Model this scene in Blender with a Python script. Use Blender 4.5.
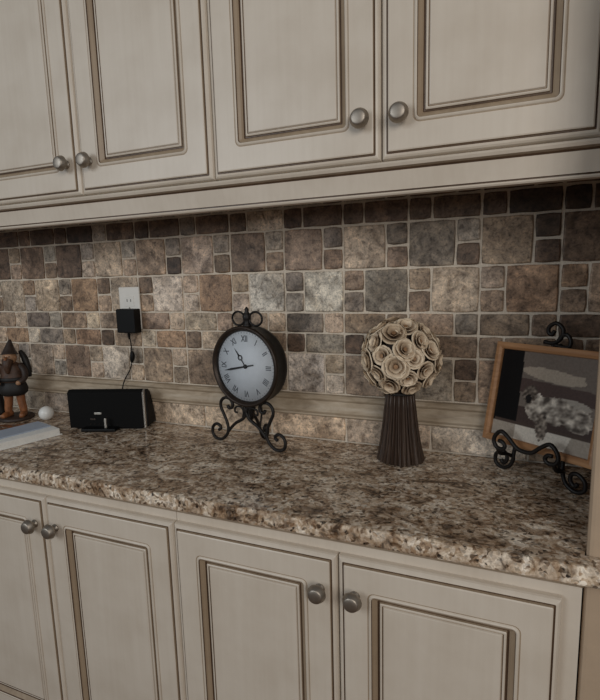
import bpy, bmesh, math, random
from mathutils import Vector, Matrix
random.seed(7)
S = bpy.context.scene
for o in list(bpy.data.objects): bpy.data.objects.remove(o)
C = S.collection
PI = math.pi
Z0 = 1.491            # height of the top tile course above the floor
CT = 0.914            # counter top height

# ------------------------------------------------------------------ camera
def make_camera():
    yaw, pitch, roll = 0.3903, 0.1491, -0.0272
    f = Vector((-math.sin(yaw)*math.cos(pitch), math.cos(yaw)*math.cos(pitch), -math.sin(pitch)))
    r = Vector((math.cos(yaw), math.sin(yaw), 0)); up = r.cross(f)
    r2 = math.cos(roll)*r + math.sin(roll)*up
    u2 = -math.sin(roll)*r + math.cos(roll)*up
    M = Matrix(((r2.x, u2.x, -f.x), (r2.y, u2.y, -f.y), (r2.z, u2.z, -f.z))).to_4x4()
    M.translation = Vector((1.2611, -1.1243, Z0-0.1655))
    cd = bpy.data.cameras.new('camera'); co = bpy.data.objects.new('camera', cd); C.objects.link(co)
    cd.sensor_fit = 'HORIZONTAL'; cd.sensor_width = 36; cd.lens = 36*489.03/600; cd.clip_start = .02
    co.matrix_world = M; S.camera = co
make_camera()

# ------------------------------------------------------------------ light
w = bpy.data.worlds.new('world'); S.world = w; w.use_nodes = True
bg = w.node_tree.nodes['Background']; bg.inputs[0].default_value = (.92, .96, 1.0, 1); bg.inputs[1].default_value = .12
def area(name, loc, target, sx, sy, power, col):
    l = bpy.data.lights.new(name, 'AREA'); l.shape = 'RECTANGLE'; l.size = sx; l.size_y = sy; l.energy = power; l.color = col
    o = bpy.data.objects.new(name, l); C.objects.link(o); o.location = loc
    o.rotation_euler = (Vector(target)-Vector(loc)).to_track_quat('-Z', 'Y').to_euler()
area('window_daylight', (-0.8, -2.9, 2.0), (.7, 0, 1.2), 1.4, 1.4, 29, (.89, .95, 1.0))
area('room_daylight', (2.4, -2.6, 1.95), (.9, 0, 1.2), 1.5, 1.3, 31, (1.0, .95, .89))
vs = S.view_settings
vs.view_transform = 'Standard'; vs.look = 'None'; vs.exposure = -.17; vs.gamma = 1; vs.use_curve_mapping = False

# ------------------------------------------------------------------ materials
def new_mat(name):
    m = bpy.data.materials.new(name); m.use_nodes = True
    nt = m.node_tree; b = nt.nodes['Principled BSDF']
    return m, nt, b
def lin(c):
    return tuple(((x/255)/12.92 if x/255 <= .04045 else ((x/255+.055)/1.055)**2.4) for x in c)
def rgba(c): return (*lin(c), 1)
def N(nt, t, **kw):
    n = nt.nodes.new(t)
    for k, v in kw.items():
        if k in n.inputs: n.inputs[k].default_value = v
        else: setattr(n, k, v)
    return n
def ramp(nt, fac, stops, interp='LINEAR'):
    n = nt.nodes.new('ShaderNodeValToRGB'); cr = n.color_ramp; cr.interpolation = interp
    while len(cr.elements) < len(stops): cr.elements.new(.5)
    for e, (p, c) in zip(cr.elements, stops): e.position = p; e.color = c
    nt.links.new(fac, n.inputs[0]); return n.outputs[0]
def mix(nt, fac, a, b, mode='MIX'):
    n = nt.nodes.new('ShaderNodeMix'); n.data_type = 'RGBA'; n.blend_type = mode
    for inp, v in ((n.inputs[0], fac), (n.inputs[6], a), (n.inputs[7], b)):
        if isinstance(v, (int, float)): inp.default_value = v
        elif isinstance(v, tuple): inp.default_value = v
        else: nt.links.new(v, inp)
    return n.outputs[2]
def coords(nt, scale=(1, 1, 1), rand=False):
    tc = nt.nodes.new('ShaderNodeTexCoord'); mp = nt.nodes.new('ShaderNodeMapping'); mp.inputs['Scale'].default_value = scale
    src = tc.outputs['Object']
    if rand:
        oi = nt.nodes.new('ShaderNodeObjectInfo'); ma = N(nt, 'ShaderNodeMath', operation='MULTIPLY'); ma.inputs[1].default_value = 37.3
        nt.links.new(oi.outputs['Random'], ma.inputs[0]); nt.links.new(ma.outputs[0], mp.inputs['Location'])
    nt.links.new(src, mp.inputs[0]); return mp.outputs[0]
def noise(nt, vec, scale, detail=4, rough=.55, dist=0):
    n = N(nt, 'ShaderNodeTexNoise'); n.inputs['Scale'].default_value = scale; n.inputs['Detail'].default_value = detail
    n.inputs['Roughness'].default_value = rough; n.inputs['Distortion'].default_value = dist
    nt.links.new(vec, n.inputs['Vector']); return n.outputs[0]
def bump(nt, b, h, strength=.2, dist=.002):
    n = N(nt, 'ShaderNodeBump'); n.inputs['Strength'].default_value = strength; n.inputs['Distance'].default_value = dist
    nt.links.new(h, n.inputs['Height']); nt.links.new(n.outputs[0], b.inputs['Normal'])
def plain(name, col, rough=.5, metal=0, var=.12, scale=40, spec=.5):
    m, nt, b = new_mat(name); v = coords(nt)
    f = noise(nt, v, scale)
    c0 = lin(col); a = tuple(x*(1-var) for x in c0)+(1,); d = tuple(min(1, x*(1+var)) for x in c0)+(1,)
    nt.links.new(ramp(nt, f, [(.3, a), (.7, d)]), b.inputs['Base Color'])
    b.inputs['Roughness'].default_value = rough; b.inputs['Metallic'].default_value = metal; b.inputs['Specular IOR Level'].default_value = spec
    return m

def paint_mat(name, base, dark, streak=.5):
    m, nt, b = new_mat(name)
    v = coords(nt, (60, 60, 2.2)); f = noise(nt, v, 1.6, 5)
    v2 = coords(nt, (1, 1, 1)); f2 = noise(nt, v2, 9, 4)
    c1 = ramp(nt, f, [(.35, rgba(dark)), (.62, rgba(base))])
    c2 = mix(nt, streak*.45, rgba(base), c1)
    c3 = mix(nt, .35, c2, ramp(nt, f2, [(.35, rgba(dark)), (.6, rgba(base))]))
    nt.links.new(c3, b.inputs['Base Color']); b.inputs['Roughness'].default_value = .38
    bump(nt, b, f, .08, .001); return m
M = {}
M['paint'] = paint_mat('cream_glazed_paint', (216, 205, 190), (192, 178, 160))
M['wash'] = paint_mat('glaze_wash', (170, 150, 126), (132, 111, 88), 1)
M['glaze'] = paint_mat('brown_glaze', (98, 76, 58), (62, 46, 34), 1)
M['nickel'] = plain('brushed_nickel', (164, 155, 144), .48, 1, .1, 90)
M['iron'] = plain('black_iron', (26, 22, 20), .5, .3, .3, 120)
M['bronze'] = plain('dark_bronze', (52, 42, 35), .42, .5, .25, 60)
M['white_plastic'] = plain('white_plastic', (232, 229, 222), .35, 0, .03)
M['black_plastic'] = plain('black_plastic', (10, 10, 10), .55, 0, .1, 40, .25)
M['black_cloth'] = plain('black_grille', (10, 10, 10), .8, 0, .3, 900, .2)
M['silver'] = plain('silver_plastic', (165, 160, 152), .35, .6, .05)
M['plaster'] = plain('beige_plaster', (178, 156, 132), .8, 0, .05, 25)
M['floor'] = plain('floor_wood', (110, 82, 58), .45, 0, .25, 6)
M['wood_frame'] = None
def wood(name, a, d, sc=(3, 40, 40)):
    m, nt, b = new_mat(name); v = coords(nt, sc); f = noise(nt, v, 2.5, 6, .6, .6)
    nt.links.new(ramp(nt, f, [(.3, rgba(d)), (.7, rgba(a))]), b.inputs['Base Color']); b.inputs['Roughness'].default_value = .45
    return m
M['wood_frame'] = wood('honey_wood', (188, 142, 100), (154, 108, 72))
M['stick'] = wood('dark_twig', (84, 66, 54), (34, 26, 22), (300, 300, 8))
M['paper'] = plain('paper_pages', (247, 247, 243), .8, 0, .05, 200)
M['book_cover'] = plain('pale_blue_cover', (178, 190, 206), .45, 0, .05, 20)
M['golf'] = plain('white_ball', (236, 236, 232), .35, 0, .03)
M['dial'] = plain('dial_paper', (228, 232, 236), .55, 0, .05, 30)
M['ink'] = plain('dial_ink', (88, 92, 98), .6, 0, .1)
M['hand'] = plain('clock_hand', (30, 28, 28), .5, 0, .1)
M['hat'] = plain('carved_dark_wood', (50, 37, 30), .55, 0, .35, 60)
M['coat'] = plain('carved_brown_wood', (74, 50, 35), .55, 0, .45, 70)
M['skin'] = plain('carved_tan_wood', (158, 120, 90), .5, 0, .3, 90)
M['leg_wood'] = plain('carved_orange_wood', (136, 86, 52), .5, 0, .4, 60)
M['charcoal'] = plain('carved_black_wood', (22, 18, 16), .6, 0, .3, 80)

def grout_mat():
    m, nt, b = new_mat('grout'); v = coords(nt); f = noise(nt, v, 260, 4)
    nt.links.new(ramp(nt, f, [(.3, rgba((198, 186, 169))), (.7, rgba((226, 214, 197)))]), b.inputs['Base Color'])
    b.inputs['Roughness'].default_value = .9; bump(nt, b, f, .3, .001); return m
M['grout'] = grout_mat()
def tile_mat():
    m, nt, b = new_mat('tumbled_travertine')
    oi = nt.nodes.new('ShaderNodeObjectInfo')
    v = coords(nt, (1, 1, 1), True)
    f1 = noise(nt, v, 22, 6, .62, 1.2); f2 = noise(nt, v, 70, 5, .65, .4); f3 = noise(nt, v, 14, 3, .5, 2.5)
    c = mix(nt, 1.0, oi.outputs['Color'], ramp(nt, f1, [(.33, (.50, .47, .44, 1)), (.48, (.92, .92, .92, 1)), (.66, (1.34, 1.32, 1.29, 1))]), 'MULTIPLY')
    c = mix(nt, 1.0, c, ramp(nt, f2, [(.33, (.45, .42, .40, 1)), (.47, (1, 1, 1, 1)), (.70, (1.35, 1.33, 1.3, 1))]), 'MULTIPLY')
    f5 = noise(nt, v, 210, 5, .7)
    c = mix(nt, 1.0, c, ramp(nt, f5, [(.34, (.5, .48, .46, 1)), (.46, (1, 1, 1, 1)), (.68, (1.3, 1.28, 1.26, 1))]), 'MULTIPLY')
    f4 = noise(nt, v, 9, 3, .5, .5)
    c = mix(nt, 1.0, c, ramp(nt, f4, [(.36, (.66, .62, .58, 1)), (.52, (1.05, 1.04, 1.03, 1)), (.66, (1.25, 1.24, 1.22, 1))]), 'MULTIPLY')
    vein = ramp(nt, f3, [(.47, (0, 0, 0, 1)), (.5, (1, 1, 1, 1)), (.53, (0, 0, 0, 1))])
    c2 = mix(nt, 1.0, c, (1.28, 1.25, 1.2, 1), 'MULTIPLY')
    c = mix(nt, vein, c, c2)
    nt.links.new(c, b.inputs['Base Color']); b.inputs['Roughness'].default_value = .55
    bump(nt, b, f2, .35, .0015); return m
M['tile'] = tile_mat()
def granite_mat():
    m, nt, b = new_mat('granite')
    v = coords(nt)
    wv = N(nt, 'ShaderNodeMix'); wv.data_type = 'VECTOR'
    nn = N(nt, 'ShaderNodeTexNoise'); nn.inputs['Scale'].default_value = 60; nt.links.new(v, nn.inputs['Vector'])
    ad = N(nt, 'ShaderNodeVectorMath', operation='MULTIPLY_ADD'); nt.links.new(nn.outputs['Color'], ad.inputs[0]); ad.inputs[1].default_value = (.012, .012, .012); nt.links.new(v, ad.inputs[2])
    vo = N(nt, 'ShaderNodeTexVoronoi'); vo.inputs['Scale'].default_value = 150; nt.links.new(ad.outputs[0], vo.inputs['Vector'])
    vo2 = N(nt, 'ShaderNodeTexVoronoi'); vo2.inputs['Scale'].default_value = 260; nt.links.new(ad.outputs[0], vo2.inputs['Vector'])
    sx = N(nt, 'ShaderNodeSeparateColor'); nt.links.new(vo.outputs['Color'], sx.inputs[0])
    sy = N(nt, 'ShaderNodeSeparateColor'); nt.links.new(vo2.outputs['Color'], sy.inputs[0])
    big = noise(nt, coords(nt, (1, 1.7, 1)), 15, 6, .66, 1.2); mid = noise(nt, v, 38, 4, .6, .6)
    grain = ramp(nt, sx.outputs[0], [(0, rgba((62, 58, 56))), (.10, rgba((128, 112, 98))), (.20, rgba((200, 186, 168))), (.40, rgba((230, 223, 212))), (.70, rgba((182, 160, 138))), (.82, rgba((242, 238, 230)))], 'CONSTANT')
    fine = ramp(nt, sy.outputs[0], [(0, rgba((52, 48, 46))), (.12, rgba((164, 144, 122))), (.4, rgba((222, 210, 192))), (.8, rgba((150, 134, 118)))], 'CONSTANT')
    c = mix(nt, .4, grain, fine)
    c = mix(nt, 1.0, c, ramp(nt, big, [(.35, (.19, .15, .125, 1)), (.44, (.64, .52, .42, 1)), (.51, (.90, .82, .74, 1)), (.59, (1.25, 1.22, 1.18, 1))]), 'MULTIPLY')
    c = mix(nt, 1.0, c, ramp(nt, mid, [(.30, (.26, .23, .21, 1)), (.41, (.92, .89, .86, 1)), (.7, (1.12, 1.1, 1.07, 1))]), 'MULTIPLY')
    nt.links.new(c, b.inputs['Base Color']); b.inputs['Roughness'].default_value = .2
    return m
M['granite'] = granite_mat()
def trim_mat():
    m, nt, b = new_mat('stone_liner'); v = coords(nt, (1, 3, 3)); f = noise(nt, v, 14, 6, .6, .8)
    nt.links.new(ramp(nt, f, [(.3, rgba((150, 132, 110))), (.55, rgba((182, 165, 142))), (.75, rgba((200, 186, 166)))]), b.inputs['Base Color'])
    b.inputs['Roughness'].default_value = .5; return m
M['liner'] = trim_mat()
def flower_mat():
    m, nt, b = new_mat('cream_shell_petals')
    at = nt.nodes.new('ShaderNodeAttribute'); at.attribute_name = 'tone'
    v = coords(nt, (1, 1, 1), True); f = noise(nt, v, 120, 4)
    c = mix(nt, 1.0, at.outputs['Color'], ramp(nt, f, [(.3, (.78, .74, .7, 1)), (.65, (1.1, 1.08, 1.05, 1))]), 'MULTIPLY')
    oi = nt.nodes.new('ShaderNodeObjectInfo')
    c = mix(nt, 1.0, c, ramp(nt, oi.outputs['Random'], [(0, (.62, .55, .48, 1)), (.3, (.95, .93, .9, 1)), (1, (1.12, 1.12, 1.12, 1))]), 'MULTIPLY')
    nt.links.new(c, b.inputs['Base Color']); b.inputs['Roughness'].default_value = .7; return m
M['flower'] = flower_mat()
def print_mat(name, rough):
    m, nt, b = new_mat(name); at = nt.nodes.new('ShaderNodeAttribute'); at.attribute_name = 'tone'
    v = coords(nt); f = noise(nt, v, 220, 4)
    c = mix(nt, 1.0, at.outputs['Color'], ramp(nt, f, [(.3, (.85, .85, .85, 1)), (.7, (1.1, 1.1, 1.1, 1))]), 'MULTIPLY')
    nt.links.new(c, b.inputs['Base Color']); b.inputs['Roughness'].default_value = rough; b.inputs['Specular IOR Level'].default_value = .12; return m
M['print'] = print_mat('photo_print', .4)
def glass_mat():
    m, nt, b = new_mat('clock_glass'); nt.nodes.remove(b)
    out = [n for n in nt.nodes if n.type == 'OUTPUT_MATERIAL'][0]
    t = N(nt, 'ShaderNodeBsdfTransparent'); g = N(nt, 'ShaderNodeBsdfGlossy'); g.inputs['Roughness'].default_value = .06
    fr = N(nt, 'ShaderNodeFresnel'); fr.inputs[0].default_value = 1.45
    mx = N(nt, 'ShaderNodeMixShader'); nt.links.new(fr.outputs[0], mx.inputs[0]); nt.links.new(t.outputs[0], mx.inputs[1]); nt.links.new(g.outputs[0], mx.inputs[2])
    nt.links.new(mx.outputs[0], out.inputs[0]); return m
M['glass'] = glass_mat()

# ------------------------------------------------------------------ helpers
def link(name, me, mats=None, parent=None, smooth=False, loc=None):
    if mats is not None:
        if not isinstance(mats, (list, tuple)): mats = [mats]
        for k in mats: me.materials.append(M[k])
    if smooth:
        for p in me.polygons: p.use_smooth = True
    o = bpy.data.objects.new(name, me); C.objects.link(o)
    if parent is not None: o.parent = parent
    if loc is not None: o.location = loc
    return o
def mesh(name, verts, faces, midx=None):
    me = bpy.data.meshes.new(name); me.from_pydata([tuple(v) for v in verts], [], faces); me.update()
    if midx:
        for p, i in zip(me.polygons, midx): p.material_index = i
    return me
def bm_mesh(name, bm):
    bmesh.ops.recalc_face_normals(bm, faces=bm.faces[:])
    me = bpy.data.meshes.new(name); bm.to_mesh(me); bm.free(); return me
def add_box(bm, x0, x1, y0, y1, z0, z1, bev=0, seg=2):
    b2 = bmesh.new(); r = bmesh.ops.create_cube(b2, size=1)
    for v in b2.verts: v.co = Vector((x0+(v.co.x+.5)*(x1-x0), y0+(v.co.y+.5)*(y1-y0), z0+(v.co.z+.5)*(z1-z0)))
    if bev: bmesh.ops.bevel(b2, geom=b2.edges[:], offset=bev, segments=seg, profile=.5, affect='EDGES')
    t = bpy.data.meshes.new('t'); b2.to_mesh(t); b2.free(); bm.from_mesh(t); bpy.data.meshes.remove(t)
def box(name, dims, mat, parent=None, bev=0, seg=2, smooth=False):
    bm = bmesh.new(); add_box(bm, *dims, bev=bev, seg=seg); return link(name, bm_mesh(name, bm), mat, parent, smooth)
def lathe(name, prof, mat, parent=None, n=24, axis='z', smooth=True, tone=None):
    vs, fs = [], []; m = len(prof)
    for i in range(n):
        a = 2*PI*i/n
        for r, h in prof:
            p = (r*math.cos(a), r*math.sin(a), h)
            if axis == 'y': p = (p[0], -h, p[1])        # +h points to the viewer (-y)
            vs.append(p)
    for i in range(n):
        for j in range(m-1):
            a, b = i*m+j, ((i+1) % n)*m+j
            fs.append((a, b, b+1, a+1))
    me = mesh(name, vs, fs); bm = bmesh.new(); bm.from_mesh(me); bmesh.ops.remove_doubles(bm, verts=bm.verts[:], dist=1e-6)
    bmesh.ops.recalc_face_normals(bm, faces=bm.faces[:]); bm.to_mesh(me); bm.free()
    return link(name, me, mat, parent, smooth)
def catmull(pts, k=5, closed=False):
    P = [Vector(p) for p in pts]; out = []
    n = len(P)
    for i in range(n-1):
        p0 = P[max(i-1, 0)]; p1 = P[i]; p2 = P[i+1]; p3 = P[min(i+2, n-1)]
        for j in range(k):
            t = j/k
            out.append(.5*((2*p1)+(-p0+p2)*t+(2*p0-5*p1+4*p2-p3)*t*t+(-p0+3*p1-3*p2+p3)*t**3))
    out.append(P[-1]); return out
def tube(bm, pts, r, n=8, smooth_k=5, r1=None):
    P = catmull(pts, smooth_k) if smooth_k else [Vector(p) for p in pts]
    prev = None; rings = []
    for i, p in enumerate(P):
        t = (P[min(i+1, len(P)-1)]-P[max(i-1, 0)]).normalized()
        if prev is None:
            u = t.orthogonal().normalized()
        else:
            u = (prev-t*prev.dot(t)).normalized()
        prev = u; v = t.cross(u)
        rr = r if r1 is None else (r+(r1-r)*i/(len(P)-1))
        if callable(r): rr = r(i/(len(P)-1))
        rings.append([bm.verts.new(p+u*rr*math.cos(2*PI*a/n)+v*rr*math.sin(2*PI*a/n)) for a in range(n)])
    for a, b in zip(rings, rings[1:]):
        for j in range(n): bm.faces.new((a[j], a[(j+1) % n], b[(j+1) % n], b[j]))
    bm.faces.new(rings[0][::-1]); bm.faces.new(rings[-1])
def tube_obj(name, pts, r, mat, parent=None, n=8, k=5, r1=None):
    bm = bmesh.new(); tube(bm, pts, r, n, k, r1); return link(name, bm_mesh(name, bm), mat, parent, True)
def empty(name, loc, rz=0):
    o = bpy.data.objects.new(name, None); C.objects.link(o); o.location = loc; o.rotation_euler = (0, 0, rz); o.empty_display_size = .05
    return o
def tag(o, label, cat, group=None, kind=None):
    if label: o['label'] = label
    if cat: o['category'] = cat
    if group: o['group'] = group
    if kind: o['kind'] = kind
    return o
def struct(o, label, cat):
    return tag(o, label, cat, kind='structure')
def prism(name, poly, z0, z1, mat, parent=None, bev=0):
    """vertical extrusion of a plan polygon"""
    bm = bmesh.new(); lo = [bm.verts.new((x, y, z0)) for x, y in poly]; hi = [bm.verts.new((x, y, z1)) for x, y in poly]
    n = len(poly); bm.faces.new(lo[::-1]); bm.faces.new(hi)
    for i in range(n): bm.faces.new((lo[i], lo[(i+1) % n], hi[(i+1) % n], hi[i]))
    if bev:
        bmesh.ops.recalc_face_normals(bm, faces=bm.faces[:])
        ed = [e for e in bm.edges if bev[0](e)]
        bmesh.ops.bevel(bm, geom=ed, offset=bev[1], segments=3, profile=.5, affect='EDGES')
    return link(name, bm_mesh(name, bm), mat, parent)
def extrude_x(name, prof, x0, x1, mat, parent=None, midx=None):
    """profile [(y,z)...] closed, swept along x"""
    n = len(prof); vs = [(x0, y, z) for y, z in prof]+[(x1, y, z) for y, z in prof]
    fs = [(i, (i+1) % n, n+(i+1) % n, n+i) for i in range(n)]+[tuple(range(n))[::-1], tuple(range(n, 2*n))]
    me = mesh(name, vs, fs, (midx+[0, 0]) if midx else None)
    bm = bmesh.new(); bm.from_mesh(me); bmesh.ops.recalc_face_normals(bm, faces=bm.faces[:]); bm.to_mesh(me); bm.free()
    return link(name, me, mat, parent)

# ------------------------------------------------------------------ the setting
XL = -0.46             # left end of what is built
floor = struct(box('floor', (-2.2, 3.0, -4.2, .12, -.05, 0), 'floor'), 'brown wooden floor in front of the cabinets', 'floor')
wall = struct(box('wall_back', (XL-.02, 1.76, .0042, .12, 0, 2.5), 'grout'), 'back wall behind the counter, tiled with tumbled stone', 'wall')
stub = struct(prism('wall_right', [(1.387, -.362), (1.402, -.30), (1.5235, -.275), (1.5235, .0040), (1.76, .0040), (1.76, -.362)], 0, 2.5, 'plaster',
              bev=(lambda e: all(abs(v.co.x-1.387) < 1e-4 and abs(v.co.y+.362) < 1e-4 for v in e.verts), .010)),
              'beige plaster wall end at the right of the counter', 'wall')

# tiles ----------------------------------------------------------------
U = .0508; GAP = .0042
def tile_mesh(w, h, seed):
    rnd = random.Random(seed); k = 3; hw, hh = w/2, h/2; out = []
    corners = [(-hw, -hh), (hw, -hh), (hw, hh), (-hw, hh)]
    for i in range(4):
        a, b = corners[i], corners[(i+1) % 4]; nn = k+(1 if (abs(a[0]-b[0])+abs(a[1]-b[1])) > .06 else 0)
        for j in range(nn):
            t = j/nn; x, y = a[0]+(b[0]-a[0])*t, a[1]+(b[1]-a[1])*t
            s = 1-(.0014/max(hw, hh)) if j == 0 else 1
            out.append((x*s+rnd.uniform(-.0008, .0008), y*s+rnd.uniform(-.0008, .0008)))
    n = len(out); vs = []
    for (ins, dep) in ((0, .0046), (0, .0020), (.0012, .0006), (.0032, 0)):
        for x, y in out:
            vs.append((x*(1-ins/hw), dep+(rnd.uniform(-.0003, .0003) if dep < .001 else 0), y*(1-ins/hh)))
    fs = []
    for r in range(3):
        for i in range(n): fs.append((r*n+i, r*n+(i+1) % n, (r+1)*n+(i+1) % n, (r+1)*n+i))
    fs.append(tuple(range(3*n, 4*n)))
    me = mesh('tile', vs, fs); me.materials.append(M['tile'])
    for p in me.polygons[:-1]: p.use_smooth = True
    return me
TM = {}
for kind, (w_, h_) in {'s': (1, 1), 'H': (2, 1), 'L': (2, 2)}.items():
    TM[kind] = [tile_mesh(w_*U-GAP, h_*U-GAP, 11*i+ord(kind)) for i in range(4)]
TM['B'] = [tile_mesh(.205-GAP, .0595, 500+i) for i in range(3)]
PAL = {'K': (68, 56, 47), 'D': (99, 82, 69), 'N': (122, 104, 88), 'B': (146, 128, 111), 'G': (146, 137, 126), 'T': (178, 161, 142),
       'L': (194, 181, 166), 'W': (186, 179, 169), 'O': (150, 125, 102), 'M': (164, 149, 133), 'Y': (120, 110, 100)}
rt = random.Random(3)
def tile(kind, cx, cz, code):
    o = bpy.data.objects.new('tile', rt.choice(TM[kind])); C.objects.link(o); o.parent = wall
    o.location = (cx, rt.uniform(-.0008, .0006), cz)
    o.rotation_euler = (rt.uniform(-.006, .006), rt.uniform(-.006, .006) + (PI if rt.random() < .5 and kind != 'B' else 0), rt.uniform(-.006, .006))
    c = lin(PAL[code]); f = rt.uniform(1.04, 1.20)
    o.color = (c[0]*f*rt.uniform(.97, 1.03), c[1]*f, c[2]*f*rt.uniform(.97, 1.03), 1)
#      R1 s H | R2 L s s | R3 s s L | R4 H s | R5 s H | R6 L s s
CELLS = {
 -2: 'DD DBB GBM BT TO BGG', -1: 'DD NGN NGT YG LY MTG', 0: 'DK DGM GNO BT BO NMT', 1: 'GD MGT NBM BG DB LGT',
 2: 'DD BYK DBL BT LO BTM', 3: 'YD MGN TLO MB NT BBT', 4: 'DL NGB TLW BT NB TBT', 5: 'DD BYN YGW YT DG WTL',
 6: 'DD MYB BYG BN DN BBT', 7: 'DD YGD BNT BY NN GDB', 8: 'DK BKD MBO BN NN BBN', 9: 'KK DKD ONB DB DN NBB', -3: 'DD NGB BGT BG TB BTG'}
for cell, code in CELLS.items():
    x0 = cell*3*U; r = code.split(); Zt = Z0
    tile('L' if False else 'H', x0+U, Zt+.5*U, 'G' if cell < 7 else 'D'); tile('s', x0+2.5*U, Zt+.5*U, 'G' if cell < 5 else 'D')     # cut course under the cabinets
    tile('s', x0+.5*U, Zt-.5*U, r[0][0]); tile('H', x0+2*U, Zt-.5*U, r[0][1])
    tile('L', x0+U, Zt-2*U, r[1][0]); tile('s', x0+2.5*U, Zt-1.5*U, r[1][1]); tile('s', x0+2.5*U, Zt-2.5*U, r[1][2])
    tile('s', x0+.5*U, Zt-3.5*U, r[2][0]); tile('s', x0+.5*U, Zt-4.5*U, r[2][1]); tile('L', x0+2*U, Zt-4*U, r[2][2])
    tile('H', x0+U, Zt-5.5*U, r[3][0]); tile('s', x0+2.5*U, Zt-5.5*U, r[3][1])
    tile('s', x0+.5*U, Zt-6.5*U, r[4][0]); tile('H', x0+2*U, Zt-6.5*U, r[4][1])
    tile('L', x0+U, Zt-8*U, r[5][0]); tile('s', x0+2.5*U, Zt-7.5*U, r[5][1]); tile('s', x0+2.5*U, Zt-8.5*U, r[5][2])
for i, code in zip(range(-6, 3), 'GGTTTTMLB'):
    tile('B', .916+.205*i+.1025, CT+.0325, code)
# liner moulding between the tile field and the bottom course
lp = [(.004, -.458), (-.008, -.459), (-.012, -.463), (-.012, -.468), (-.009, -.472), (-.006, -.474), (-.0065, -.479), (-.010, -.485), (-.013, -.493), (-.0135, -.500), (-.010, -.505), (-.007, -.507), (-.0075, -.511), (-.004, -.514), (.004, -.515)]
struct(extrude_x('trim_1', [(y, z+Z0) for y, z in lp], XL, 1.522, 'liner'), 'beige stone liner moulding running along the backsplash', 'moulding')

# ------------------------------------------------------------------ counter
def counter():
    poly = [(XL, -.0002), (1.5225, -.0002), (1.5225, -.2755), (1.4005, -.3012), (1.3855, -.3635), (1.755, -.3635), (1.755, -.397), (XL, -.397)]
    o = prism('countertop', poly, CT-.031, CT, 'granite', bev=(lambda e: all(abs(v.co.y+.397) < 1e-4 for v in e.verts) and abs(e.verts[0].co.z-e.verts[1].co.z) < 1e-4, .006))
    tag(o, 'speckled brown and cream granite countertop', 'countertop')
counter()

# ------------------------------------------------------------------ cabinets
def ring(w, h, ins, dep, rad, n=4):
    """rounded rectangle loop, door lies in xz with origin at its lower left corner, front towards -y"""
    pts = []; rad = max(rad, .0004)
    for (cx, cz, a0) in ((w-ins-rad, h-ins-rad, 0), (ins+rad, h-ins-rad, PI/2), (ins+rad, ins+rad, PI), (w-ins-rad, ins+rad, 1.5*PI)):
        for j in range(n+1):
            a = a0+PI/2*j/n; pts.append((cx+rad*math.cos(a), -dep, cz+rad*math.sin(a)))
    return pts
def rings_mesh(name, w, h, spec, cap):
    vs, fs, mi = [], [], []; loops = [ring(w, h, i, d, r) for i, d, r, _ in spec]; n = len(loops[0])
    for l in loops: vs += l
    for k in range(len(loops)-1):
        for i in range(n):
            fs.append((k*n+i, (k+1)*n+i, (k+1)*n+(i+1) % n, k*n+(i+1) % n)); mi.append(spec[k+1][3])
    if cap: fs.append(tuple((len(loops)-1)*n+i for i in range(n))); mi.append(0)
    me = mesh(name, vs, fs, mi); bm = bmesh.new(); bm.from_mesh(me); bmesh.ops.recalc_face_normals(bm, faces=bm.faces[:])
    bm.to_mesh(me); bm.free(); return me
# (inset, depth, corner radius, material: 0 paint 1 wash 2 glaze) ; material belongs to the band that ends here
FRAME = [(.012, 0, 0, 0), (0, 0, 0, 0), (0, .0085, .001, 0), (.0015, .0120, .001, 0), (.0045, .0147, .002, 0), (.0080, .0158, .002, 0), (.0093, .0150, .002, 2), (.0106, .0150, .002, 2),
         (.0115, .0190, .002, 1), (.0135, .0200, .002, 0), (.0530, .0200, .012, 0), (.0546, .0197, .011, 1), (.0557, .0212, .010, 0), (.0577, .0222, .009, 0), (.0597, .0212, .007, 0),
         (.0606, .0188, .006, 2), (.0614, .0180, .005, 1), (.0655, .0150, .003, 1), (.0686, .0118, .002, 1), (.0698, .0090, .002, 2), (.0710, .0085, .002, 2), (.0710, .0040, .002, 2)]
PANEL = [(.0700, .0042, .001, 0), (.0705, .0088, .001, 2), (.0720, .0090, .001, 2), (.0728, .0122, .002, 1), (.0745, .0134, .002, 0), (.0765, .0130, .002, 0), (.0775, .0116, .002, 2), (.0784, .0116, .002, 1), (.0795, .0136, .002, 0), (.0810, .0140, .002, 0)]
KP = [(0, 0), (.0085, 0), (.0095, .0015), (.0088, .003), (.0062, .005), (.0055, .009), (.0065, .0125), (.0110, .0145), (.0158, .0155), (.0170, .0172), (.0166, .0195), (.0150, .0225), (.0132, .0268), (.0122, .0280), (.0105, .0287), (.0060, .0294), (0, .0297)]
KNOB = None
def door(parent, w, h, loc, knob_x, knob_z):
    global KNOB
    d = link('door', rings_mesh('door', w, h, FRAME, False), ['paint', 'wash', 'glaze'], parent, loc=loc)
    link('panel', rings_mesh('panel', w, h, PANEL, True), ['paint', 'wash', 'glaze'], d)
    if KNOB is None:
        k = lathe('knob', KP, 'nickel', d, 28, 'y'); KNOB = k.data
    else:
        k = link('knob', KNOB, None, d)
    k.location = (knob_x, -.0198, knob_z); k['label'] = 'round brushed nickel knob'
    return d
GV = .0014   # half the gap between doors
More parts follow.
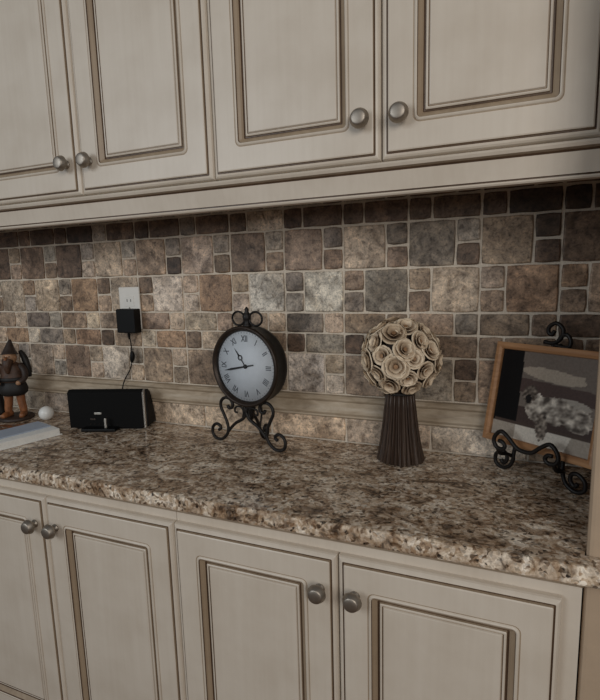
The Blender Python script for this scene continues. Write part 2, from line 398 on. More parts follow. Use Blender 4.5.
def upper_unit(x0, xs, x1, xbody0, xbody1, label):
    """x0..xs..x1 are the door seams"""
    zb = Z0+.031; H = .74
    t = empty('wall_cabinet', ((x0+x1)/2, -.115, zb)); tag(t, label, 'cabinet', 'upper wall cabinets'); ox, oy, oz = t.location
    def L(x0_, x1_, y0, y1, z0, z1): return (x0_-ox, x1_-ox, y0-oy, y1-oy, z0-oz, z1-oz)
    box('body', L(xbody0, xbody1, -.212, -.0016, zb+.012, zb+H+.02), 'paint', t)
    bm = bmesh.new()
    for a in ((xbody0, xbody1, zb-.006, zb+.032), (xbody0, xbody1, zb+H-.03, zb+H+.02), (xbody0, x0+.03, zb+.032, zb+H-.03), (x1-.03, xbody1, zb+.032, zb+H-.03), (xs-.02, xs+.02, zb+.032, zb+H-.03)):
        add_box(bm, *L(a[0], a[1], -.2295, -.2125, a[2], a[3]))
    link('face_frame', bm_mesh('face_frame', bm), 'paint', t)
    door(t, xs-x0-2*GV, H, (x0+GV-ox, -.23-oy, zb-oz), xs-x0-GV-.0325, .067)
    door(t, x1-xs-2*GV, H, (xs+GV-ox, -.23-oy, zb-oz), .0325, .067)
    return t
upper_unit(.030, .377, .7235, XL, .7228, 'cream glazed upper cabinet at the left, above clock and speaker dock')
upper_unit(.7235, 1.0615, 1.395, .7242, 1.5215, 'cream glazed upper cabinet at the right, above flower ball and framed photo')
def lower_unit(x0, xs, x1, xbody0, xbody1, label):
    zt = Z0-.645; zb = .222; H = zt-zb; yf = -.3645; ztop = CT-.0315
    t = empty('base_cabinet', ((x0+x1)/2, -.19, 0)); tag(t, label, 'cabinet', 'base cabinets under the counter'); ox, oy, oz = t.location
    def L(x0_, x1_, y0, y1, z0, z1): return (x0_-ox, x1_-ox, y0-oy, y1-oy, z0-oz, z1-oz)
    box('body', L(xbody0, xbody1, -.346, -.0016, .10, ztop), 'paint', t)
    box('toe_kick', L(xbody0, xbody1, -.30, -.28, 0, .0995), 'paint', t)
    bm = bmesh.new()
    for a in ((xbody0, xbody1, zt-.03, ztop), (xbody0, xbody1, .10, zb+.03), (xbody0, x0+.03, zb+.03, zt-.03), (x1-.03, xbody1, zb+.03, zt-.03), (xs-.02, xs+.02, zb+.03, zt-.03)):
        add_box(bm, *L(a[0], a[1], yf, -.3465, a[2], a[3]))
    link('face_frame', bm_mesh('face_frame', bm), 'paint', t)
    extrude_x('top_bead', [(y-oy, z-oz) for y, z in ((yf-.0002, ztop-.0003), (yf-.012, ztop-.0003), (yf-.013, ztop-.006), (yf-.010, ztop-.012), (yf-.004, ztop-.017), (yf-.0002, ztop-.019))], xbody0-ox, xbody1-ox, 'wash', t)
    door(t, xs-x0-2*GV, H, (x0+GV-ox, yf-.0005-oy, zb-oz), xs-x0-GV-.031, H-.064)
    door(t, x1-xs-2*GV, H, (xs+GV-ox, yf-.0005-oy, zb-oz), .031, H-.064)
    return t
lower_unit(-.030, .3195, .6695, XL, .6688, 'cream glazed base cabinet at the left with paired nickel knobs')
lower_unit(.6695, 1.0135, 1.3605,   .6702, 1.3855, 'cream glazed base cabinet at the right, ending at the beige wall')
# light rail under the upper cabinets
rp = [(-.2130, .0245), (-.2530, .0245), (-.2625, .0230), (-.2660, .0190), (-.2635, .0145), (-.2555, .0125), (-.2530, .0095), (-.2460, -.0215), (-.2440, -.0225), (-.2440, -.0240), (-.2490, -.0250), (-.2505, -.0275), (-.2485, -.0300), (-.2310, -.0300), (-.2310, .0060), (-.2130, .0060)]
rm = [0]*16; rm[5] = 2; rm[4] = 1; rm[7] = 2; rm[8] = 2
lr = extrude_x('light_rail', [(y, z+Z0) for y, z in rp], XL, 1.5215, ['paint', 'wash', 'glaze'], None, rm)
tag(lr, 'cream moulded valance rail along the bottom of the upper cabinets', 'moulding')

# ------------------------------------------------------------------ outlet, adapter
def outlet():
    t = empty('wall_outlet', (.277, -.001, Z0-.242)); tag(t, 'white wall outlet plate on the tiles above the speaker dock', 'outlet')
    box('plate', (-.0365, .0365, -.006, 0, -.060, .060), 'white_plastic', t, .0025)
    for s in (1, -1):
        r = box('receptacle', (-.017, .017, -.0072, -.0055, s*.0195-.0145, s*.0195+.0145), 'white_plastic', t, .0008)
        if s == 1:
            for dx in (-.0065, .0065): box('slot', (dx-.001, dx+.001, -.0076, -.0068, .018, .026), 'black_plastic', r)
    lathe('screw', [(0, .0065), (.003, .0065), (.003, .0058)], 'silver', t, 10, 'y')
outlet()
def adapter():
    t = empty('power_adapter', (.283, -.0075, Z0-.277)); tag(t, 'black plug-in power adapter with thin cord hanging from outlet', 'power adapter')
    box('body', (-.0325, .0325, -.029, -.0010, -.034, .034), 'black_plastic', t, .003)
    o = Vector((.283, -.0075, Z0-.277))
    def W(x, y, z): return Vector((x, y, z+Z0))-o
    tube_obj('strain_relief', [W(.280, -.022, -.309), W(.279, -.021, -.320), W(.278, -.019, -.330)], .0048, 'black_plastic', t, 8, 3, .0025)
    tube_obj('cord', [W(.279, -.020, -.322), W(.281, -.018, -.345), W(.280, -.016, -.372), W(.277, -.016, -.398), W(.268, -.017, -.422), W(.249, -.019, -.450), W(.238, -.0205, -.480), W(.236, -.0215, -.53), W(.245, -.022, -.565)], .0016, 'black_plastic', t)
    bm = bmesh.new(); tube(bm, [W(.2815, -.0165, -.366), W(.2805, -.016, -.382), W(.277, -.016, -.398)], lambda q: .0035+.0035*math.sin(PI*q), 10, 5)
    link('ferrite_bead', bm_mesh('ferrite_bead', bm), 'black_plastic', t, True)
adapter()

# ------------------------------------------------------------------ speaker dock
def dock():
    ang = math.atan2(.060, .192)
    t = empty('speaker_dock', (.249, -.096, CT), ang); t.scale = (1.05, 1, 1); tag(t, 'black speaker dock with silver edge strip beside the outlet cord', 'speaker')
    def wedge(name, x0, x1, prof, mat, parent=None, bev=.003):
        o = extrude_x(name, prof, x0, x1, mat, parent or t); bm = bmesh.new(); bm.from_mesh(o.data)
        bmesh.ops.bevel(bm, geom=bm.edges[:], offset=bev, segments=2, profile=.5, affect='EDGES'); bm.to_mesh(o.data); bm.free(); return o
    wedge('body', -.108, .108, [(.0055, .006), (.0055, .110), (.020, .112), (.034, .102), (.056, .040), (.064, .006)], 'black_plastic')
    wedge('grille', -.107, .0985, [(-.004, .004), (-.006, .106), (.004, .1135), (.0052, .1135), (.0052, .004)], 'black_cloth', None, .002)
    wedge('edge_strip', .0990, .1045, [(-.004, .004), (-.006, .106), (.004, .1135), (.0052, .1135), (.0052, .004)], 'silver', None, .0015)
    bm = bmesh.new(); add_box(bm, -.065, .03, -.030, .0, 0, .009, .003); link('docking_tray', bm_mesh('docking_tray', bm), 'black_plastic', t)
    box('foot', (-.09, .09, .002, .05, 0, .0065), 'black_plastic', t)
    box('dock_connector', (-.0035, .0025, -.020, -.014, .0085, .036), 'silver', t, .001)
    b = box('badge', (-.036, -.016, -.0068, -.0045, .0435, .050), 'silver', t, .001); b['label'] = 'small silver badge'
    box('button', (-.048, -.033, -.0066, -.0045, .028, .0325), 'bronze', t, .0008)
    for i in range(3): lathe('indicator', [(0, .0066), (.0012, .0066), (.0012, .004)], 'bronze', t, 8, 'y').location = (-.048+.012*i, 0, .016)
dock()

# ------------------------------------------------------------------ clock
def clock():
    th = math.radians(10)
    t = empty('table_clock', (.699, -.1, CT), -th); tag(t, 'round black table clock with roman numerals on a scrolled iron stand', 'clock')
    zc = .2005; cx = -.002
    def at(o, y=0): o.location = (cx, y, zc); return o
    at(lathe('case', [(0, -.042), (.088, -.042), (.0950, -.038), (.0960, -.030), (.0945, -.026), (.0945, -.004), (.0965, 0), (.0965, .004)], 'iron', t, 64, 'y'))
    at(lathe('bezel', [(.0965, .003), (.0988, .005), (.0988, .009), (.0965, .012), (.0935, .0125), (.0910, .011), (.0895, .008), (.0868, .006), (.0858, .0025), (.0858, -.001), (.0965, -.001), (.0965, .003)], 'bronze', t, 64, 'y'))
    d = at(lathe('dial', [(0, .001), (.0868, .001), (.0868, 0), (0, 0)], 'dial', t, 64, 'y'))
    romans = ['XII', 'I', 'II', 'III', 'IIII', 'V', 'VI', 'VII', 'VIII', 'IX', 'X', 'XI']
    for i, s in enumerate(romans):
        a = 2*PI*i/12
        cu = bpy.data.curves.new('numeral', 'FONT'); cu.body = s; cu.size = .0215; cu.align_x = 'CENTER'; cu.align_y = 'CENTER'; cu.extrude = .0002; cu.offset = .0003
        tmp = bpy.data.objects.new('tmp', cu); C.objects.link(tmp); bpy.context.view_layer.update()
        me = bpy.data.meshes.new_from_object(tmp.evaluated_get(bpy.context.evaluated_depsgraph_get())); bpy.data.objects.remove(tmp)
        me.transform(Matrix.Diagonal((.74, 1, 1, 1)))
        me.transform(Matrix.Rotation(PI/2, 4, 'X')); me.transform(Matrix.Rotation(a, 4, 'Y'))
        me.materials.clear()
        link('numeral', me, 'ink', d).location = (.067*math.sin(a), -.0014, .067*math.cos(a))
    # minute track
    vs, fs = [], []
    for i in range(60):
        a = 2*PI*i/60; w = .0009
        for r, s in ((.0805, -1), (.0805, 1), (.0835, 1), (.0835, -1)):
            vs.append((r*math.sin(a)+s*w*.5*math.cos(a), -.0013, r*math.cos(a)-s*w*.5*math.sin(a)))
        fs.append((4*i, 4*i+1, 4*i+2, 4*i+3))
    tk = link('minute_track', mesh('minute_track', vs, fs), 'ink', d); tk['kind'] = 'stuff'
    def hand(name, ang, segs, y, disc=None, tail=.0):
        bm = bmesh.new(); vs = [bm.verts.new((x, 0, z)) for x, z in segs]+[]
        f = bm.faces.new(vs); r = bmesh.ops.extrude_face_region(bm, geom=[f])
        for g in r['geom']:
            if isinstance(g, bmesh.types.BMVert): g.co.y -= .0006
        if disc:
            z, ro, ri = disc; n = 16; ring_ = []
            for i in range(n):
                b = 2*PI*i/n; ring_.append([bm.verts.new((q*math.sin(b), yy, z+q*math.cos(b))) for q, yy in ((ro, 0), (ro, -.0006), (ri, -.0006), (ri, 0))])
            for i in range(n):
                A, B = ring_[i], ring_[(i+1) % n]
                for j in range(4): bm.faces.new((A[j], A[(j+1) % 4], B[(j+1) % 4], B[j]))
        o = link(name, bm_mesh(name, bm), 'hand', t); o.location = (cx, y, zc); o.rotation_euler = (0, ang, 0)
    hand('hour_hand', math.radians(-36), [(-.0012, -.002), (.0012, -.002), (.0012, .020), (-.0012, .020)], -.0024, (.0255, .0068, .0042))
    hand('hour_hand_tip', math.radians(-36), [(-.0022, .031), (.0022, .031), (0, .054)], -.0024)
    hand('minute_hand', math.radians(-102), [(-.0013, -.026), (.0013, -.026), (.0019, 0), (.0026, .045), (0, .068), (-.0026, .045), (-.0019, 0)], -.0034)
    at(lathe('hub', [(0, .0062), (.003, .0060), (.0052, .0045), (.0052, .001)], 'hand', t, 16, 'y'))
    at(lathe('glass', [(0, .0090), (.03, .0088), (.06, .0082), (.0872, .0070)], 'glass', t, 48, 'y'))
    # finial on top
    for s in (-1, 1):
        bm = bmesh.new()
        pts = [(s*(.026+.019*math.cos(a)), -.004+.0, .3150+.0165*math.sin(a)) for a in [2*PI*i/16 for i in range(17)]]
        tube(bm, [(cx+x, .012, z) for x, y, z in pts], .0027, 8, 2)
        link('finial_ring', bm_mesh('finial_ring', bm), 'iron', t, True)
    f = lathe('finial', [(0, .298), (.012, .299), (.010, .306), (.0065, .311), (.0095, .318), (.0105, .325), (.0075, .332), (.0045, .338), (.0055, .342), (.0025, .347), (0, .349)], 'iron', t, 16); f.location = (cx, .012, -.005)
    # scrolled stand
    Sx = [(-.0663, .0969), (-.0619, .0897), (-.0519, .0929), (-.0504, .1027), (-.0579, .1134), (-.0725, .1156), (-.0865, .1063), (-.0891, .0903), (-.0803, .0718), (-.0716, .0533), (-.0677, .0361), (-.0722, .0206), (-.0873, .0063), (-.1029, .0030), (-.1167, .0085), (-.1218, .0221), (-.1183, .0347), (-.1075, .0423), (-.096, .0399), (-.093, .0324), (-.0999, .0274)]
    Bx = [(-.0682, .0281), (-.0577, .0395), (-.0422, .0535), (-.0248, .0636), (-.0139, .0727), (-.0050, .0924), (-.002, .104)]
    Cx = [(-.0357, .0814), (-.0429, .0824), (-.0423, .0921), (-.0324, .0972), (-.0207, .0948), (-.0166, .0838), (-.0196, .072)]
    R = .0041
    yl = .001
    for s in (1, -1):
        bm = bmesh.new()
        sh = -.016 if s < 0 else 0
        for P in (Sx, Bx): tube(bm, [(s*x+sh if s < 0 else x, yl, z) for x, z in P], R, 8, 4)
        tube(bm, [(s*x+sh if s < 0 else x, yl, z) for x, z in Cx], .0025, 8, 4)
        link('leg', bm_mesh('leg', bm), 'iron', t, True)
    bm = bmesh.new()
    back = [(.0, .098), (.002, .085), (.012, .070), (.022, .055), (.030, .038), (.036, .020), (.046, .0065), (.058, .004), (.066, .014), (.066, .028), (.058, .036), (.050, .030), (.052, .021)]
    tube(bm, [(cx+.004, yl+.010+y*.95, z) for y, z in back], R, 8, 4)
    tube(bm, [(cx+.004, yl+.010+y*.95, z) for y, z in [(.030, .098), (.040, .090), (.042, .072), (.036, .052), (.031, .036)]], .0025, 8, 4)
    link('leg', bm_mesh('leg', bm), 'iron', t, True)
    f = lathe('collar', [(0, .062), (.006, .066), (.008, .074), (.010, .084), (.012, .094), (.014, .101), (.010, .104), (0, .104)], 'iron', t, 16); f.location = (cx, .012, 0)
clock()

# ------------------------------------------------------------------ flower ball
def topiary():
    bx, by = 1.064, -.072
    t = empty('flower_topiary', (bx, by, CT)); tag(t, 'ball of cream flowers on a flared dark stick bundle', 'topiary')
    bc = Vector((.004, -.026, .237)); R0 = .066
    rnd = random.Random(5)
    # flared bundle of sticks, leaning slightly
    vs, fs = [], []; n = 96; lv = [(0.0, .0500), (.010, .0485), (.045, .0415), (.085, .0355), (.125, .0315), (.158, .0290), (.166, .0285)]
    jit = [rnd.uniform(-1, 1) for _ in range(n)]
    for h, r in lv:
        for i in range(n):
            a = 2*PI*i/n; rr = r*(1+(.055 if i % 3 == 0 else (-.055 if i % 3 == 1 else .02))+.03*jit[i])
            k = h/.178
            vs.append((rr*math.cos(a)+bc.x*k*.8, rr*math.sin(a)*.92+bc.y*k*.85, h+(.003*abs(jit[i]) if h == 0 else 0)))
    for k in range(len(lv)-1):
        for i in range(n): fs.append((k*n+i, k*n+(i+1) % n, (k+1)*n+(i+1) % n, (k+1)*n+i))
    fs += [tuple(range(n))[::-1], tuple((len(lv)-1)*n+i for i in range(n))]
    link('stick_bundle', mesh('stick_bundle', vs, fs), 'stick', t)
    for i in range(20):
        a = 2*PI*i/20+.1; q = rnd.uniform(.8, 1.2)
        tube_obj('stick', [(.0495*math.cos(a), .0455*math.sin(a), .0022), (.037*math.cos(a)+bc.x*.4, .034*math.sin(a)+bc.y*.42, .085), (.0285*math.cos(a)+bc.x*.75, .0265*math.sin(a)+bc.y*.8, .164)], .0021*q, 'stick', t, 6, 2)
    tube_obj('tie', [(.0300*math.cos(a)+bc.x*.75, .0280*math.sin(a)+bc.y*.76, .160) for a in [2*PI*i/24 for i in range(25)]], .0035, 'charcoal', t, 8, 1)
    c = lathe('flower_core', [(0, -R0)]+[(R0*math.sin(PI*i/14), -R0*math.cos(PI*i/14)) for i in range(1, 14)]+[(0, R0)], 'hat', t, 24); c.location = bc
    # one flower: scalloped cup with a brown centre
    def flower_mesh(seed, petals):
        """layered rosette: broad overlapping petals cupped around a brown centre"""
        r_ = random.Random(seed); vs, fs, col = [], [], []; off = r_.uniform(0, 6)
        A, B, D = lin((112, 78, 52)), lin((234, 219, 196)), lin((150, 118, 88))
        def layer(np_, r0, r1, z0, z1, curl, half, shift):
            for p_ in range(np_):
                a0 = off+shift+2*PI*p_/np_+r_.uniform(-.15, .15); ln = r_.uniform(.92, 1.08); base = len(vs); nu, nv = 5, 6
                for iv in range(nv):
                    t_ = iv/(nv-1); rad = r0+(r1*ln-r0)*math.sin(t_*PI*.55)/math.sin(PI*.55)
                    z = z0+(z1-z0)*t_+curl*math.sin(PI*t_)
                    wd = half*(.35+.75*math.sin(PI*(.12+.72*t_)))
                    for iu in range(nu):
                        q = iu/(nu-1)*2-1; aa = a0+q*wd
                        tip = 1-.10*q*q*t_
                        vs.append((rad*tip*math.cos(aa), rad*tip*math.sin(aa), z-.0018*q*q))
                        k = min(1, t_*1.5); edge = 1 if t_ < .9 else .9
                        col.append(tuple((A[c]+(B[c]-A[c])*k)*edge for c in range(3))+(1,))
                for iv in range(nv-1):
                    for iu in range(nu-1):
                        a_ = base+iv*nu+iu; fs.append((a_, a_+1, a_+nu+1, a_+nu))
        layer(petals, .003, .0245, -.004, .0075, .0060, 1.0*PI/petals+.25, 0)
        layer(petals, .003, .0195, -.001, .0135, .0050, 1.0*PI/petals+.25, .5)
        layer(4, .002, .0115, .002, .0165, .0030, .95, .9)
        b0 = len(vs)
        for i in range(8):
            a_ = 2*PI*i/8; vs.append((.004*math.cos(a_), .004*math.sin(a_), .0095)); col.append((*D, 1))
        fs.append(tuple(range(b0, b0+8)))
        me = mesh('flower', vs, fs); ca = me.color_attributes.new('tone', 'FLOAT_COLOR', 'POINT')
        for i, c_ in enumerate(col): ca.data[i].color = c_
        me.materials.append(M['flower'])
        for p in me.polygons: p.use_smooth = True
        return me
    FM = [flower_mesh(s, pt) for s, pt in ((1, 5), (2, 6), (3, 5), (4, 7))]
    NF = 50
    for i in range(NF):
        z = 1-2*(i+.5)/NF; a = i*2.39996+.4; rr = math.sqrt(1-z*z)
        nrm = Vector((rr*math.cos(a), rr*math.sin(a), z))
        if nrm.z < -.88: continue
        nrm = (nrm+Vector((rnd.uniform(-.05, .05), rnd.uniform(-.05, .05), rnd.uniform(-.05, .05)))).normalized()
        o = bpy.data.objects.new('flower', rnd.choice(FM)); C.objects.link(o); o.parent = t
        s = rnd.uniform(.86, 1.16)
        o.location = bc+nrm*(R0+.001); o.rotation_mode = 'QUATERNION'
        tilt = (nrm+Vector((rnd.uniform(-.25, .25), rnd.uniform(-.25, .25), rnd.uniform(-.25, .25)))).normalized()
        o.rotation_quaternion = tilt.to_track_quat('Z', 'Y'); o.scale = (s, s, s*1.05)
topiary()

# ------------------------------------------------------------------ easel and framed photograph
def easel_and_photo():
    ph = math.radians(34.5); tau = math.radians(12)
    org = Vector((1.238, -.06, CT))
    r = Vector((math.cos(ph), -math.sin(ph), 0)); n = Vector((-math.sin(ph), -math.cos(ph), 0)); up = Vector((0, 0, 1))
    # ---- photo: local x along r, local z up the tilted face, local -y towards the viewer
    B = org+up*.0645+r*-.005
    upt = math.cos(tau)*up-math.sin(tau)*n; nt_ = n*math.cos(tau)+up*math.sin(tau)
    t = empty('framed_photo', B); tag(t, 'wood framed photo of a shaggy dog on a couch', 'picture')
    t.matrix_world = Matrix(((r.x, -nt_.x, upt.x, B.x), (r.y, -nt_.y, upt.y, B.y), (r.z, -nt_.z, upt.z, B.z), (0, 0, 0, 1)))
    W, H, bw = .226, .206, .0140
    def fr(name, quad):      # mitred frame rail: outer a,b inner c,d in xz
        vs = []
        for (x, z, y) in quad: vs.append((x, y, z))
        return vs
    prof = [(0, .014), (0, .001), (.002, 0), (.008, -.0012), (bw-.004, 0), (bw-.001, .002), (bw, .005), (bw, .014)]
    cs = [(0, 0), (W, 0), (W, H), (0, H)]; inn = [(1, 1), (-1, 1), (-1, -1), (1, -1)]
    for k in range(4):
        vs, fs = [], []
        for q in (k, (k+1) % 4):
            for ins, y in prof: vs.append((cs[q][0]+inn[q][0]*ins, y, cs[q][1]+inn[q][1]*ins))
        m_ = len(prof)
        for i in range(m_): fs.append((i, (i+1) % m_, m_+(i+1) % m_, m_+i))
        fs += [tuple(range(m_))[::-1], tuple(range(m_, 2*m_))]
        me = mesh('frame_rail', vs, fs); bm = bmesh.new(); bm.from_mesh(me); bmesh.ops.recalc_face_normals(bm, faces=bm.faces[:]); bm.to_mesh(me); bm.free()
        link('frame_rail', me, 'wood_frame', t)
    box('backing', (.003, W-.003, .0095, .0135, .003, H-.003), 'black_plastic', t)
    # photo print painted as vertex colours on a fine grid
    iw, ih = W-2*bw, H-2*bw; nx, nz = 96, 88
    rnd = random.Random(9)
    def blob(u, v, cu, cv, ru, rv, rot=0):
        du, dv = u-cu, v-cv; c, s = math.cos(rot), math.sin(rot); return ((du*c+dv*s)/ru)**2+((-du*s+dv*c)/rv)**2
    def hsh(u, v, f):
        import mathutils
        return mathutils.noise.noise(Vector((u*f, v*f, 3.1)))
    def paint(u, v):
        col = (104, 94, 86)                                   # couch back
        if blob(u, v, .56, .235, .32, .07, .10) < 1 or (v > .20 and v < .29 and .3 < u < .86 and v < .2+.10*u+.02): col = (150, 138, 124)
        if v > .30+.06*(u-.25) and v < .46+.05*(u-.3): col = (74, 60, 56)
        if v >= .46+.05*(u-.3): col = (108, 98, 90)
        if blob(u, v, .80, .50, .16, .05, .15) < 1: col = (150, 142, 132)
        if v > .62: col = (66, 54, 50)
        if u < .245+.03*(v-.3): col = (16, 14, 14)
        nz_ = hsh(u, v, 14); n2 = hsh(u, v, 34)
        body = min(blob(u, v, .62, .60, .21, .14, .1), blob(u, v, .86, .66, .13, .13, .2), blob(u, v, .44, .60, .12, .16, -.2))
        if body+n2*.35 < 1: 
            q = max(0, min(1, .5+.9*nz_+.4*n2)); col = tuple(a+(b-a)*q for a, b in zip((72, 64, 58), (206, 196, 182)))
        if blob(u, v, .36, .47, .075, .10, .2)+n2*.3 < 1:
            q = max(0, min(1, .35+.9*n2)); col = tuple(a+(b-a)*q for a, b in zip((60, 52, 46), (150, 138, 126)))
        if blob(u, v, .35, .52, .03, .05) < 1: col = (28, 24, 24)
        if .80 < v <= .835 and u > .02: col = (70, 58, 52)
        if v > .835: col = (192, 184, 172) if u < .80-.3*(v-.9) and u > .25 else (150, 140, 128)
        if blob(u, v, .52, .80, .06, .15, -.1)+n2*.3 < 1:
            q = max(0, min(1, .4+.9*n2)); col = tuple(a+(b-a)*q for a, b in zip((66, 58, 52), (168, 156, 142)))
        return col
    vs, fs, cl = [], [], []
    for j in range(nz+1):
        for i in range(nx+1):
            u, v = i/nx, 1-j/nz; vs.append((bw+iw*u, .0085, bw+ih*(1-v))); cl.append((*[1.3*q for q in lin(paint(u, v))], 1))
    for j in range(nz):
        for i in range(nx): a = j*(nx+1)+i; fs.append((a, a+1, a+nx+2, a+nx+1))
    me = mesh('print', vs, fs); ca = me.color_attributes.new('tone', 'FLOAT_COLOR', 'POINT')
    for i, c in enumerate(cl): ca.data[i].color = c
    link('print', me, 'print', t)['label'] = 'photograph of a grey and white shaggy dog lying on a couch'
    # ---- easel (local x along r, local -y forward, z up)
    e = empty('picture_easel', org, -ph); tag(e, 'black scrolled iron easel holding the framed photo', 'easel')
    def P(s, nn, z): return (s, -nn, z)
    s0 = .105; R = .0041
    LIP = [(.050, .076), (.058, .076), (.064, .068), (.058, .061), (.046, .062), (.039, .074), (.044, .088), (.056, .097), (.072, .087), (.089, .072), (.105, .069)]
    bm = bmesh.new(); full = [P(s, .022, z) for s, z in LIP]+[P(2*s0-s, .022, z) for s, z in LIP[-2::-1]]
    tube(bm, full, R, 8, 4); link('front_scroll', bm_mesh('front_scroll', bm), 'iron', e, True)
    FOOT = [(.026, .020), (.031, .013), (.039, .021), (.038, .034), (.027, .038), (.014, .028), (.013, .012), (.022, .0042), (.033, .0035), (.046, .011), (.053, .026), (.055, .045)]
    for m in (0, 1):
        f = (lambda s: s) if m == 0 else (lambda s: 2*s0-s)
        bm = bmesh.new()
        leg = [P(f(s), -.024, z) for s, z in FOOT]+[P(f(s), -.026-(z-.05)*math.tan(tau)-.002, z) for s, z in ((.062, .09), (.074, .16), (.088, .225), (.099, .268))]
        tube(bm, leg, R, 8, 4)
        tube(bm, [P(f(.047), .022, .062), P(f(.047), .012, .047), P(f(.048), -.006, .042), P(f(.0525), -.024, .034)], R*.95, 8, 4)    # ledge arm from foot to front scroll
        link('leg', bm_mesh('leg', bm), 'iron', e, True)
    bm = bmesh.new(); nb = -.074
    tube(bm, [P(s, nb, z-.006) for s, z in ((.099, .299), (.094, .291), (.087, .295), (.088, .306), (.100, .314), (.111, .309), (.1165, .299), (.112, .285), (.103, .2765), (.0915, .274), (.079, .276))], R, 8, 4)
    tube(bm, [P(s, nb, z-.006) for s, z in ((.1065, .2785), (.114, .290), (.124, .293), (.131, .283), (.130, .272), (.122, .268), (.099, .271))], R, 8, 4)
    link('top_scroll', bm_mesh('top_scroll', bm), 'iron', e, True)
    tube_obj('back_leg', [P(.104, -.078, .265), P(.105, -.086, .15), P(.106, -.098, .05), P(.106, -.106, .0035)], R, 'iron', e, 8, 3)
easel_and_photo()

# ------------------------------------------------------------------ left end: figurine, ball, book, leaflet
def figurine():
    t = empty('carved_figurine', (-.116, -.098, CT), .5); t.scale = (.92, .92, .94); tag(t, 'dark carved wooden gnome figurine in a pointed hat', 'figurine')
    lathe('base', [(0, 0), (.052, 0), (.054, .003), (.052, .009), (.048, .011), (0, .011)], 'hat', t, 24)
    for s in (-1, 1):
        bm = bmesh.new()
        tube(bm, [(s*.022, .002, .0135), (s*.024, 0, .03), (s*.020, 0, .06), (s*.018, 0, .095)], lambda q: .0105+.004*q, 10, 4)
        tube(bm, [(s*.021, .008, .018), (s*.026, -.012, .017), (s*.030, -.034, .0155)], lambda q: .0115-.004*q*q, 10, 4)
        link('leg', bm_mesh('leg', bm), 'leg_wood', t, True)
    b = lathe('breeches', [(0, .078), (.034, .080), (.043, .088), (.045, .102), (.040, .118), (.034, .128), (0, .129)], 'charcoal', t, 20); b.scale = (1, .75, 1)
    c = lathe('coat', [(0, .124), (.036, .125), (.039, .130), (.036, .142), (.034, .160), (.031, .176), (.022, .186), (.012, .190), (0, .190)], 'coat', t, 20); c.scale = (1, .75, 1)
    g = lathe('belt', [(.0375, .128), (.041, .130), (.041, .138), (.0375, .140)], 'charcoal', t, 20); g.scale = (1, .77, 1)
    for s in (-1, 1):
        bm = bmesh.new(); tube(bm, [(s*.026, 0, .178), (s*.042, -.006, .160), (s*.046, -.018, .138), (s*.034, -.032, .126)], lambda q: .0115-.003*q, 10, 4)
        a = link('arm', bm_mesh('arm', bm), 'hat' if s > 0 else 'coat', t, True)
        h = lathe('hand', [(0, -.008), (.006, -.006), (.0085, 0), (.006, .006), (0, .008)], 'skin', a, 12); h.location = (s*.032, -.034, .125)
    hd = lathe('head', [(0, .180), (.010, .183), (.019, .192), (.0215, .204), (.019, .216), (.010, .224), (0, .225)], 'skin', t, 20); hd.location = (0, -.004, 0)
    bm = bmesh.new(); tube(bm, [(0, -.022, .207), (0, -.030, .203), (0, -.031, .200)], lambda q: .0035+.002*q, 8, 3); link('nose', bm_mesh('nose', bm), 'leg_wood', hd, True)
    for s in (-1, 1):
        ey = lathe('eye', [(0, .002), (.0018, .001), (.0022, 0)], 'charcoal', hd, 8, 'y'); ey.location = (s*.0075, -.0195, .209)
    bm = bmesh.new(); tube(bm, [(0, -.020, .196), (0, -.027, .184), (0, -.028, .168), (0, -.025, .154)], lambda q: .0155*(1-q)**.6+.002, 10, 4); link('beard', bm_mesh('beard', bm), 'coat', t, True)
    bm = bmesh.new(); tube(bm, [(0, -.002, .214), (0, 0, .226), (.001, .003, .245), (.003, .006, .262)], lambda q: .0245*(1-q)+.0025, 14, 4); hb = link('hat', bm_mesh('hat', bm), 'hat', t, True)
    bm = bmesh.new(); tube(bm, [(.022, .024, .222), (.034, .022, .200), (.043, .020, .170), (.047, .020, .135)], lambda q: .006+.005*math.sin(PI*q), 10, 4); link('sack_strap', bm_mesh('sack_strap', bm), 'charcoal', t, True)
    bm = bmesh.new(); tube(bm, [(-.050, .012, .014), (-.060, .012, .05), (-.060, .014, .09), (-.046, .016, .135)], lambda q: .016*math.sin(PI*(.2+.75*q))+.003, 12, 4); link('sack', bm_mesh('sack', bm), 'charcoal', t, True)
figurine()
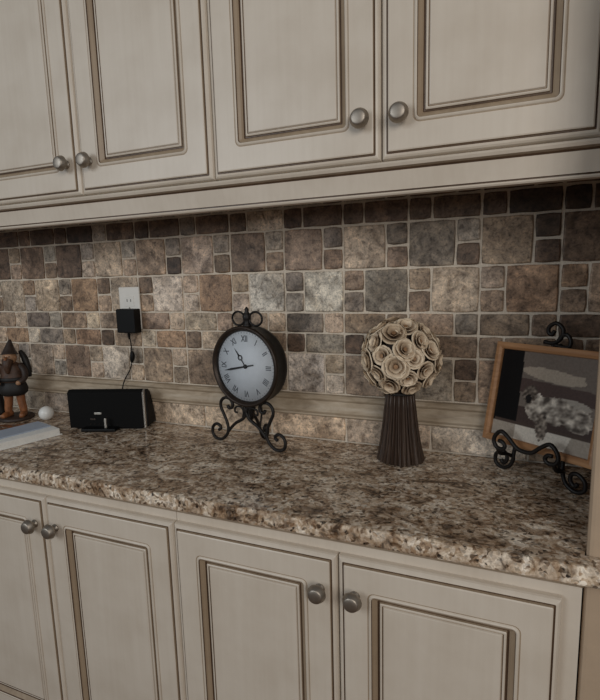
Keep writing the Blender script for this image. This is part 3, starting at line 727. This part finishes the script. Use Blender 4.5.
def ball():
    # a dimpled ball: icosphere with pressed-in vertices
    bm = bmesh.new(); bmesh.ops.create_icosphere(bm, subdivisions=4, radius=.0214)
    n = 160; dirs = []
    for i in range(n):
        z = 1-2*(i+.5)/n; a = i*2.39996; r = math.sqrt(1-z*z); dirs.append(Vector((r*math.cos(a), r*math.sin(a), z)))
    for v in bm.verts:
        d = max(v.co.normalized().dot(q) for q in dirs); ang = math.acos(min(1, d))
        if ang < .085: v.co *= 1-.012*(1-(ang/.085)**2)
    o = link('golf_ball', bm_mesh('golf_ball', bm), 'golf', None, True, (-.008, -.082, CT+.0213)); tag(o, 'small white golf ball on the counter near the figurine', 'ball')
ball()
def book():
    a = math.atan2(.14, .043)              # long side direction
    t = empty('paper_pad', (.130, -.262, CT), a-PI/2); tag(t, 'white paper pad with pale blue booklet cover at the counter left edge', 'paper pad')
    x0, x1, y0, y1 = -.112, .0, -.13, .085
    box('back_cover', (x0, x1+.003, y0, y1+.006, 0.0002, .0025), 'paper', t, .0006)
    bm = bmesh.new(); add_box(bm, x0+.004, x1, y0+.003, y1, .0025, .0185)
    link('pages', bm_mesh('pages', bm), 'paper', t)
    box('booklet', (x0, x1-.036, y0-.004, y1-.004, .0186, .0215), 'book_cover', t, .0006).rotation_euler = (0, 0, .03)
    box('gum_edge', (x0-.001, x0+.004, y0+.003, y1, .0026, .0183), 'book_cover', t, .0004)
    for i in range(5): box('page_group', (x1-.003, x1+.0006, y0+.003, y1-.0005*(i % 2), .0032+.003*i, .0056+.003*i), 'paper', t)
book()
def leaflet_mat():
    m, nt, b = new_mat('leaflet_print'); v = coords(nt, (1, 2.2, 1)); f = noise(nt, v, 28, 4, .6, 1)
    nt.links.new(ramp(nt, f, [(.36, rgba((40, 28, 24))), (.47, rgba((150, 92, 52))), (.55, rgba((70, 44, 32))), (.64, rgba((190, 172, 150)))]), b.inputs['Base Color']); b.inputs['Roughness'].default_value = .4
    return m
M['leaflet'] = leaflet_mat()
def leaflet():
    t = empty('magazine', (-.02, -.185, CT), .42); tag(t, 'orange and dark brown magazine lying behind the white paper pad', 'magazine')
    box('cover', (-.12, .05, -.035, .035, .0042, .0052), 'leaflet', t)
    box('pages', (-.1195, .049, -.0345, .0345, .0003, .0042), 'paper', t)
leaflet()
